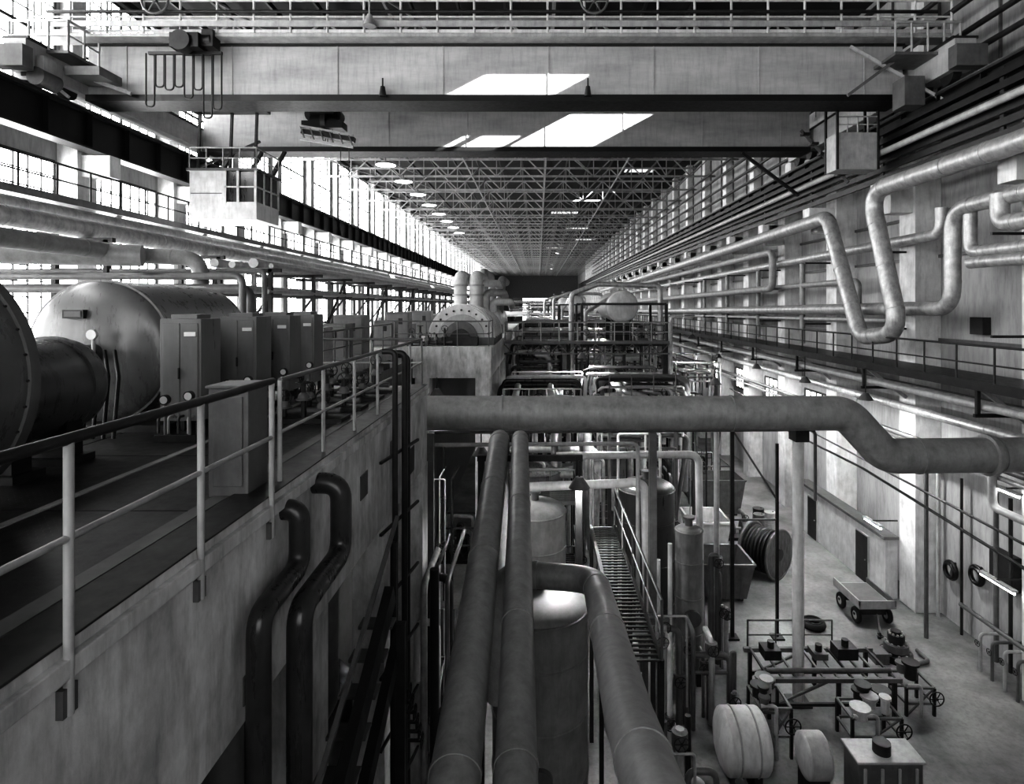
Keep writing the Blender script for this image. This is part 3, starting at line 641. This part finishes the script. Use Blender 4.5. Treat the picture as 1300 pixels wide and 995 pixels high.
def gearpile(x,y,name='machine_part_stack'):
    b=B(name)
    for k in range(3):
        r=.5-.12*k; b.cyl((x,y,GZ+.3*k),(x,y,GZ+.3*k+.22),r,'mid' if k%2 else 'dark',n=22); 
        b.cyl((x,y,GZ+.3*k+.2),(x,y,GZ+.3*k+.32),r*.6,'dark',n=20)
        for j in range(10): a=j*math.pi/5; b.cyl((x+r*.8*math.cos(a),y+r*.8*math.sin(a),GZ+.3*k+.2),(x+r*.8*math.cos(a),y+r*.8*math.sin(a),GZ+.3*k+.27),.035,'light',n=6)
    b.tube([(x+.3,y-.5,GZ+.08),(x+.9,y-.3,GZ+.08),(x+.9,y+.3,GZ+.08)],.07,'mid'); b.box(x-.9,x-.45,y-.4,y+.1,GZ,GZ+.35,'mid'); b.done()
gearpile(12.0,19.8)
def drum(x,y,m='mid'):
    b=B('oil_drum'); b.cyl((x,y,GZ),(x,y,GZ+.88),.29,m,n=28); 
    for z in(.02,.3,.58,.86): b.torus((x,y,GZ+z),(0,0,1),.29,.015,m,n=28)
    b.cyl((x+.15,y,GZ+.88),(x+.15,y,GZ+.9),.04,'dark',n=10); b.done()
for x,y,m in((11.6,31,'mid'),(12.3,31.3,'light'),(11.9,31.9,'dark')): drum(x,y,m)
b=B('steel_work_frame'); x0,x1,y0,y1=6.6,10.2,16.9,18.4; zt=GZ+1.1
for x in(x0,x0+2.0,x1):
    for y in(y0,y1): b.beam((x,y,GZ),(x,y,zt),.1,.1,'dark')
for y in(y0,y1): b.beam((x0-.2,y,zt),(x1+.2,y,zt),.12,.12,'mid'); b.beam((x0,y,GZ+.4),(x1,y,GZ+.4),.08,.08,'dark'); b.beam((x0,y,GZ+.3),((x0+x1)/2,y,zt),.06,.06,'mid')
for k in range(10):
    xx=x0+k*.4
    if abs(xx-7.75)>.25: b.beam((xx,y0,zt+.04),(xx,y1,zt+.04),.06,.06,'mid' if k%3 else 'dark')
b.tube([(x0,y0+.2,zt+.15),(x1,y0+.2,zt+.15)],.07,'mid')
for xx,w,h,m in((6.8,.5,.35,'dark'),(8.3,.4,.25,'mid'),(9.0,.6,.4,'dark')): b.box(xx,xx+w,y0+.8,y0+1.3,zt+.07,zt+h,m); b.cyl((xx+w/2,y0+1,zt+h),(xx+w/2,y0+1,zt+h+.2),.1,'dark')
b.done()
b=B('lying_white_tank'); r=.74; x0,x1,y=4.65,5.5,14.7; z=GZ+r+.25
b.cyl((x0,y,z),(x1,y,z),r,'white',n=40,caps=False); b.dome((x0,y,z),(-1,0,0),r,r*.3,'white',n=40); b.dome((x1,y,z),(1,0,0),r,r*.3,'white',n=40)
for x in(x0+.2,x1-.2): b.box(x-.1,x+.1,y-r*.7,y+r*.7,GZ,z-r*.6,'dark'); b.torus((x,y,z),(1,0,0),r,.025,'light',n=40)
b.cyl((x1+.1,y-.1,z+.1),(x1+.28,y-.1,z+.1),.18,'mid'); b.done()
b=B('lying_white_tank'); r=.5; x0,x1,y=6.4,6.85,14.2; z=GZ+r+.5
b.cyl((x0,y,z),(x1,y,z),r,'light',n=40,caps=False); b.dome((x0,y,z),(-1,0,0),r,.12,'light',n=40); b.dome((x1,y,z),(1,0,0),r,.12,'light',n=40)
b.box(x0,x1,y-r*.7,y+r*.7,GZ,z-r*.6,'dark'); b.done()
b=B('equipment_crate'); b.box(7.5,9.0,13.8,14.5,GZ,GZ+1.1,'mid'); 
for k in range(4): b.box(7.6+k*.4,7.68+k*.4,13.76,13.8,GZ,GZ+1,'light')
b.box(7.45,9.05,13.75,14.55,GZ+1.1,GZ+1.16,'light'); b.cyl((8.2,14.1,GZ+1.16),(8.2,14.1,GZ+1.4),.2,'dark'); b.done(.02)
b=B('barrier_railing')
b.rail([(7.2,20.3,GZ),(10.1,20.3,GZ)],h=1,step=.95,r=.03,m='mid'); b.done()
# annex with doors
b=B('annex_building'); x0,x1,y0,y1=14.0,14.49,23.8,31.5; zt=GZ+2.4
b.box(x0,x1,y0,y1,GZ,zt,'white'); b.box(x0-.12,x1,y0-.1,y1+.1,zt,zt+.12,'mid'); b.done()
for i,y in enumerate((25.0,29.6)):
    b=B('door_%d'%(i+1)); b.box(13.94,14.0,y-.05,y+.95,GZ,GZ+2.05,'light'); b.box(13.92,13.94,y,y+.9,GZ+.02,GZ+2,'dark'); b.cyl((13.88,y+.12,GZ+1.0),(13.92,y+.12,GZ+1.0),.03,'light',n=8); b.done()
def flu(x,y,z,L=1.4):
    b=B('fluorescent_lamp')
    b.box(x-.09,x+.09,y-L/2,y+L/2,z,z+.06,'light'); b.cyl((x,y-L/2+.03,z-.05),(x,y+L/2-.03,z-.05),.04,'tube',n=10)
    b.box(x,x+1.0,y-.03,y+.03,z+.05,z+.09,'dark')
    return b.done()
flu(14.3,18.4,-8.6); flu(13.6,24.0,-8.8,1.2); flu(14.2,17.9,-5.6,1.0)
def add_fill_lamp(x,y,z,e,up=.7):  # made-up fixture with an area light, added as fill
    b=B('high_bay_lamp'); b.cyl((x,y,z),(x,y,z+.26),.26,'mid',r2=.09,mc='light'); b.cyl((x,y,z+.26),(x,y,z+up),.02,'dark',n=8); o=b.done()
    l=bpy.data.lights.new('high_bay_bulb','AREA'); l.shape='DISK'; l.size=.45; l.energy=e; q=bpy.data.objects.new('high_bay_bulb',l); q.location=(x,y,H+z-.04); sc.collection.objects.link(q)
    q.parent=o; q.matrix_parent_inverse=Matrix.Translation(-o.location)
for y,e in((22,330),(27,260),(33,300),(40,350)): add_fill_lamp(12.2,y,-3.5,e,1.2)  # added to brighten the right-hand floor
for x,y,z,e in((1.0,14.3,-4.4,230),(-1.75,18.2,-4.6,150),(2.1,21.0,-3.4,220),(2.2,29.5,-2.6,350),(7.2,24,-3.2,220),(-3.6,21,-3.2,140),(4.6,45,-.6,600),(9.4,36,-2,350),(3,70,1.5,1200),(3,110,2,2000)): add_fill_lamp(x,y,z,e,.65)  # added to brighten the pit and the distant machinery
for y,z in((20.6,-9.4),(21.9,-9.8)):
    b=B('hose_coil'); b.torus((15.3,y,z),(1,0,0),.3,.07,'black'); b.torus((15.24,y,z-.02),(1,0,0),.25,.06,'black'); b.cyl((15.2,y,z+.25),(15.48,y,z+.25),.04,'dark'); b.done()
b=B('wall_switch_box'); b.box(15.2,15.49,20.2,20.8,-1.0,-.4,'dark'); b.done()
b=B('wall_valve_manifold')
for k in range(8):
    y=15.6+k*.5; b.tube([(15.3,y,-10.6),(14.3,y,-10.6),(14.3,y,GZ)],.05,'light' if k%2 else 'mid',bend=.15,n=10); b.wheel((14.2,y,-10.9),(1,0,0),.1,'dark')
b.tube([(14.3,15,-10.1),(14.3,20,-10.1)],.07,'mid'); b.done()
b=B('wall_riser_pipe_set')
for y,r,m in((19,.06,'dark'),(19.6,.08,'mid'),(21.2,.05,'dark'),(22.45,.07,'light'),(18.2,.07,'mid')): b.tube([(15.2,y,-6.2),(15.2,y,GZ)],r,m,n=10)
b.box(15.2,15.48,18.9,19.9,-9.2,-8.1,'dark'); b.box(15.2,15.48,16.0,16.6,-8.6,-7.6,'mid')
b.done()

# ------------------------------------------------------------------ right wall gallery + pipes
b=B('right_wall_gallery'); z=-2.2
b.box(12.7,14.49,-6,150,z-.08,z,'black'); b.box(12.65,12.75,-6,150,z-.25,z+.03,'dark')
b.rail([(12.7,0,z),(12.7,130,z)],h=1.05,step=1.5,r=.03,m='dark',mt='dark')
for q in cols[:28]: b.beam((14.45,q,z-1.4),(12.8,q,z-.15),.12,.12,'light'); b.beam((12.8,q,z-.15),(12.8,q,z-1.0),.1,.1,'dark'); b.beam((14.45,q,z-1.0),(12.7,q,z-1.0),.1,.1,'dark')
b.done()
b=B('gallery_pipe_bank')
for x,zz,r,m in((13.0,-2.95,.12,'light'),(13.35,-2.98,.15,'alu'),(13.75,-2.95,.1,'mid'),(14.1,-3.9,.16,'alu'),(13.9,-4.9,.1,'mid'),(14.2,-5.3,.08,'light')):
    b.tube([(x,3,zz),(x,110,zz)],r,m,n=12,seams=2.5)
b.tube([(14.0,18.2,-5.0),(14.0,18.2,-6.2),(14.0,12,-6.2)],.12,'light',bend=.3); b.tube([(13.8,21,-4.9),(13.8,21,GZ)],.07,'mid')
b.tube([(13.2,15,-7.2),(13.2,24,-6.6),(13.2,40,-6.6)],.05,'dark',n=8); b.tube([(13.0,12,-6.5),(13.0,40,-5.6)],.04,'dark',n=8)
b.done()
X=12.9
b=B('expansion_loop_pipe')
b.tube([(X,120,3.0),(X,26.3,3.95),onx(X,1092,428),onx(X,1143,424),onx(X,1104,243),(X,16.0,4.4),(X,3,4.6)],.31,'alu',bend=.85,n=24,seams=1.7)
b.done()
b=B('looped_wall_pipe')
b.tube([(13.75,120,-1.2),(13.75,21.2,-.1),(13.75,19.6,-.1),(13.75,19.6,3.2),(13.75,3,3.3)],.25,'alu',bend=.8,n=20,seams=2.0)
b.tube([(13.9,19.0,3.2),(13.9,19,1.7),(13.9,3,1.7)],.2,'alu',bend=.4,n=16,seams=1.6)
b.tube([(13.6,17.4,3.3),(13.6,17.4,2.4),(13.6,3,2.35)],.25,'alu',bend=.5,n=18,seams=1.6)
b.tube([(13.6,18.6,1.35),(13.6,3,1.2)],.18,'alu',n=16,seams=1.6)
b.done()
b=B('wall_service_pipe')
b.tube([(14.0,120,1.9),(14.0,20.5,2.5),(14.0,20.5,3.4)],.2,'alu',bend=.5,n=18,seams=2)
b.tube([(14.1,120,.7),(14.1,26,1.1),(14.1,26,-1.0)],.14,'insul',bend=.4,n=14)
b.tube([(14.2,120,-1.6),(14.2,24,-.6)],.1,'light',n=12)
b.tube([(13.5,90,2.8),(13.5,34,3.1),(13.5,34,1.0),(13.5,90,.5)],.2,'insul',bend=.5,n=14)
for y in(31.5,37.8,44,50): b.tube([(14.1,y,2.4),(14.1,y,-2.0)],.14,'insul',n=12)
for q in cols[3:20]: b.beam((14.45,q,-.9),(13.2,q,-.9),.08,.08,'dark'); b.beam((14.45,q,2.1),(13.2,q,2.1),.08,.08,'dark')
b.done()

# ------------------------------------------------------------------ mid/far machinery
def halfcyl(b,x,y0,y1,z,r,m,n=24):
    A=[(x+r*math.cos(math.pi*i/n),y0,z+r*math.sin(math.pi*i/n)) for i in range(n+1)]; Bq=[(p[0],y1,p[2]) for p in A]
    b.add(A+Bq,[(i,i+1,i+n+2,i+n+1) for i in range(n)],m,True); b.add(A,[tuple(range(n+1))],m); b.add(Bq,[tuple(range(n,-1,-1))],m)
b=B('steam_turbine'); y0,y1=27.0,33; x=-3.5
b.box(x-1.7,x+1.5,y0,y1,DZ,DZ+.35,'mid'); halfcyl(b,x,y0,y1,DZ+.35,1.45,'white')
for k in range(5): halfcyl(b,x,y0+.1+k*1.2,y0+.3+k*1.2,DZ+.33,1.55,'white')
halfcyl(b,x,y0-.12,y0,DZ+.35,1.05,'light'); halfcyl(b,x,y0-.3,y0-.12,DZ+.35,.75,'mid'); halfcyl(b,x,y0-.6,y0-.3,DZ+.3,.45,'dark'); b.box(x-.8,x+.8,y0-.7,y0-.15,DZ,DZ+.4,'dark')
for k in range(11):
    a=math.pi*(k+.5)/11; b.cyl((x+1.25*math.cos(a),y0-.06,DZ+.35+1.25*math.sin(a)),(x+1.25*math.cos(a),y0,DZ+.35+1.25*math.sin(a)),.05,'dark',n=8)
for xx in(x-.5,x+.3):
    b.tube([(xx,30.5,-.1),(xx,30.5,1.5),(xx,34,1.5)],.34,'white',bend=.5,n=20)
    for z in(.5,1.0): b.cyl((xx,30.5,z),(xx,30.5,z+.1),.42,'light')
for k,(dx,z) in enumerate(((1.0,1.2),(1.35,.7),(1.7,.2))): b.tube([(x+dx-.6,31.5,-.4+z*.3),(x+dx-.6,31.5,z),(x+dx+.3,31.8,z),(x+dx+.3,33.5,z-.2)],.2,'alu' if k%2 else 'white',bend=.3)
b.done()
b=B('steam_turbine'); x=-3.7
b.box(x-1.6,x+1.4,38,45,DZ,DZ+.6,'mid'); halfcyl(b,x,38,45,DZ+.6,1.4,'light'); b.tube([(x,40,.2),(x,40,2.2),(x,46,2.2),(x,46,DZ)],.35,'alu',bend=.6)
b.tube([(x+1,41,-.5),(x+1.2,41,1.8),(x+1.2,46,1.8)],.3,'insul',bend=.6); b.done()
b=B('crossover_walkway'); z=-2.0; y0,y1=33.2,34.2
b.box(-1.9,7.4,y0,y1,z-.15,z,'mid'); b.rail([(-1.9,y0,z),(7.4,y0,z)],h=1.05,step=1.0,r=.03,m='light'); b.rail([(-1.9,y1,z),(7.4,y1,z)],h=1.05,step=1.0,r=.03,m='mid')
for x in(1.5,7.2): b.beam((x,33.7,GZ),(x,33.7,z-.15),.18,.18,'dark')
for k in range(9): b.beam((-1.9+k*1.03,y0,z-.15),(-1.4+k*1.03,y0,z-.7),.05,.05,'mid'); b.beam((-1.4+k*1.03,y0,z-.7),(-.87+k*1.03,y0,z-.15),.05,.05,'mid')
b.beam((-1.9,y0,z-.7),(7.4,y0,z-.7),.08,.08,'mid'); b.done()
for y in(17.5,19.5,21.5,26,29,31,35,41,47,52): 
    w=min(.8+random.random(),1.1); hh=.9+random.random()*.8; xo=-6.35
    b=B('switchgear_cabinet'); b.box(xo-w,xo,y,y+.8,DZ,DZ+hh,random.choice(['cab','mid','light'])); b.box(xo+.05-w,xo-.05,y-.03,y,DZ+.1,DZ+hh-.1,'cab'); b.box(xo-.5,xo-.3,y-.05,y-.03,DZ+hh*.6,DZ+hh*.8,'dark'); b.done(.02)
def platform(name,x0,x1,y0,y1,z,vx,vz,vr):
    b=B(name)
    for x in(x0,(x0+x1)/2,x1):
        for y in(y0,y1): b.beam((x,y,GZ),(x,y,z+(2.3 if x!=(x0+x1)/2 else 0)),.16,.16,'dark')
    b.box(x0-.1,x1+.1,y0-.1,y1+.1,z-.18,z,'dark')
    b.rail([(x0,y0,z),(x1,y0,z),(x1,y1,z)],h=1.05,step=.9,r=.03,m='mid')
    for y in(y0,y1): b.beam((x0,y,z+2.3),(x1,y,z+2.3),.14,.14,'dark'); b.beam((x0,y,z-3),(x1,y,z-3),.14,.14,'dark'); b.beam((x0,y,z-3),((x0+x1)/2,y,z),.08,.08,'mid')
    b.cyl((vx,y0+.8,vz),(vx,y1+1.5,vz),vr,'insul',n=32,caps=False); b.dome((vx,y0+.8,vz),(0,-1,0),vr,.3,'white',n=32); b.torus((vx,y0+.85,vz),(0,1,0),vr,.05,'light',n=32); b.box(vx-.6,vx+.6,y0+1.2,y0+1.5,z,vz-vr*.6,'dark'); b.box(vx-.6,vx+.6,y1-.8,y1-.5,z,vz-vr*.6,'dark')
    b.tube([(x0-.6,y0+.3,z-2),(x0-.6,y0+.3,z+2.9),(x0+1,y0+.3,z+3.5),(x1-.3,y0+.3,z+3.4),(x1-.3,y0+.3,z-.5)],.16,'alu',bend=.4)
    b.tube([(x0+.3,y0+1,z+.1),(x0+.3,y0+1,z+1.8),(vx,y0+1.5,vz+vr)],.12,'light',bend=.3)
    b.tube([(x1+.2,y0-.2,GZ),(x1+.2,y0-.2,z+1.6),(x1+.9,y0-.2,z+1.6)],.14,'alu',bend=.3)
    for k in range(7): xx=x0+.3+k*(x1-x0-.5)/6; b.cyl((xx,y0+.4,z),(xx,y0+.4,z+.5+random.random()*.8),.06,'light',n=8); b.wheel((xx,y0+.35,z+.6),(0,1,0),.18,'dark')
    for k in range(12): xx=x0+random.random()*(x1-x0); b.cyl((xx,y0+.2,z),(xx,y0+.2,z-1-3*random.random()),.05,random.choice(['mid','light','dark']),n=8)
    b.done()
platform('heater_platform',2.6,7.6,35,40,-2.2,5.1,-.05,.95)
platform('heater_platform',2.2,6.8,60,64,-2.2,3.9,.1,.9)
platform('heater_platform',1.5,6.8,82,87,-2.2,3.9,.3,1.0)
def rack(y0,y1,xa,xb,z,seed,n=8,name='pipe_rack'):
    rd=random.Random(seed); b=B(name); ny=max(2,int((y1-y0)/3.5))
    for k in range(ny+1):
        y=y0+(y1-y0)*k/ny
        for x in(xa,xb): b.beam((x,y,GZ),(x,y,z+.5),.14,.14,'dark' if rd.random()<.7 else 'mid')
        b.beam((xa,y,z),(xb,y,z),.14,.14,'dark'); b.beam((xa,y,z-1.5),(xb,y,z-1.5),.1,.1,'mid')
    for i in range(n):
        m=rd.choice(['alu','light','mid','dark','pipe','white']); r=rd.choice([.05,.07,.1,.15]); x=xa+.3+(xb-xa-.6)*rd.random(); zz=z+rd.choice([.12,.35,-1.35,.7])
        yy0=y0+rd.random()*2; yy1=y1-rd.random()*3
        side=rd.choice([xa-.3,xb+.3,x+.8])
        b.tube([(side,yy0,zz-2.5*rd.random()-.5),(side,yy0,zz+r),(x,yy0+.6,zz+r),(x,yy1,zz+r),(x+.6,yy1,zz+r),(x+.6,yy1,zz-3)],r,m,bend=r*3)
    for i in range(n):
        m=rd.choice(['alu','light','mid','dark','insul','piped','white']); r=rd.choice([.04,.06,.09,.15]); y=y0+(y1-y0)*rd.random(); zz=z+rd.choice([-.4,.9,1.2,-1.0,-1.9])
        b.tube([(xa-rd.random()*.6,y,zz-2*rd.random()),(xa-rd.random()*.6,y,zz),(xb+rd.random()*.8,y,zz),(xb+rd.random()*.8,y,zz-2-3*rd.random())],r,m,bend=r*3)
    for i in range(n):
        x=xa+(xb-xa)*rd.random(); y=y0+(y1-y0)*rd.random(); b.wheel((x,y,z+.7),(0,0,1) if rd.random()<.5 else (0,1,0),.2,'dark'); b.cyl((x,y,z),(x,y,z+.72),.04,'dark',n=8)
    b.rail([(xa,y0,z+.5),(xb,y0,z+.5)],h=1,step=1,r=.025,m='light' if seed%2 else 'mid')
    b.done()
rack(22,32.5,-1.3,1.6,-4.6,1,14); rack(24,32.5,2.9,5.6,-4.3,2,16); rack(42,57,-1,7.5,-2.6,3,30); rack(35,41,-1.2,1.4,-3.3,4,16); rack(67,80,-1,8,-2.3,5,26); rack(90,120,-1,8,-1.5,6,24)
rack(38,60,8.9,11.2,-4.6,8,14); rack(125,170,-2,8,-1.0,10,16); rack(172,215,-8,9,.5,12,16)
def skid(x,y,seed,w=3,d=2.2,h=2.4):
    rd=random.Random(seed); b=B('process_skid'); b.box(x,x+w,y,y+d,GZ,GZ+.15,'dark')
    for a in(x+.1,x+w-.1):
        for q in(y+.1,y+d-.1): b.beam((a,q,GZ),(a,q,GZ+h),.08,.08,rd.choice(['dark','mid','light']))
    for z in(GZ+h,GZ+h*.5):
        for q in(y+.1,y+d-.1): b.beam((x+.1,q,z),(x+w-.1,q,z),.08,.08,'mid')
        for a in(x+.1,x+w-.1): b.beam((a,y+.1,z),(a,y+d-.1,z),.08,.08,'mid')
    for i in range(9):
        r=rd.choice([.03,.05,.08]); m=rd.choice(['light','mid','dark','mid']); a=x+.2+rd.random()*(w-.4); c=x+.2+rd.random()*(w-.4); q=y+.2+rd.random()*(d-.4); z=GZ+.6+rd.random()*h
        b.tube([(a,q,GZ+.1),(a,q,z),(c,q+.1,z),(c,q+.1,GZ+.2)],r,m,bend=r*2.5)
        if i%2: b.wheel((a,q-.15,z*.5+GZ*.5),(0,1,0),.17,'dark')
    a=x+w*.5; b.cyl((a,y+d*.5,GZ+.15),(a,y+d*.5,GZ+h*.65),.35,'tank',n=24); b.dome((a,y+d*.5,GZ+h*.65),(0,0,1),.35,.18,'tank')
    b.done()
for i,(x,y,w) in enumerate(((-4.6,27,1.9),(9.2,35.2,2.4),(-4.4,17.0,1.2),(8.8,61,2.4),(-4.8,14,2.4))): skid(x,y,i+20,w=w,h=2.2 if w>2 else 1.6)
b=B('corrugated_screen')
for k in range(14): b.box(-4.6+k*.16,-4.52+k*.16,16.7,16.76,GZ,GZ+3.2,'light'); b.box(-4.52+k*.16,-4.44+k*.16,16.74,16.8,GZ,GZ+3.2,'mid')
b.done()

# ------------------------------------------------------------------ lights
sd=bpy.data.lights.new('sun','SUN'); sd.energy=60; sd.angle=.009; so=bpy.data.objects.new('sun',sd)
so.rotation_euler=Vector((-1.9,.9,-1)).to_track_quat('-Z','Y').to_euler(); sc.collection.objects.link(so)
w=bpy.data.worlds.new('World'); w.use_nodes=True; w.node_tree.nodes['Background'].inputs[0].default_value=(.9,.9,.9,1); w.node_tree.nodes['Background'].inputs[1].default_value=1.0; sc.world=w
# ------------------------------------------------------------------ camera
cd=bpy.data.cameras.new('camera'); cd.sensor_width=36; cd.lens=F/1300*36; cd.shift_x=-(U0-650)/1300; cd.shift_y=-(497.5-V0)/1300
cd.clip_end=600; cam=bpy.data.objects.new('camera',cd); cam.location=(0,0,H); cam.rotation_euler=(math.pi/2,0,0); sc.collection.objects.link(cam); sc.camera=cam
sc.view_settings.view_transform='Standard'
try: sc.view_settings.look='High Contrast'
except Exception: pass
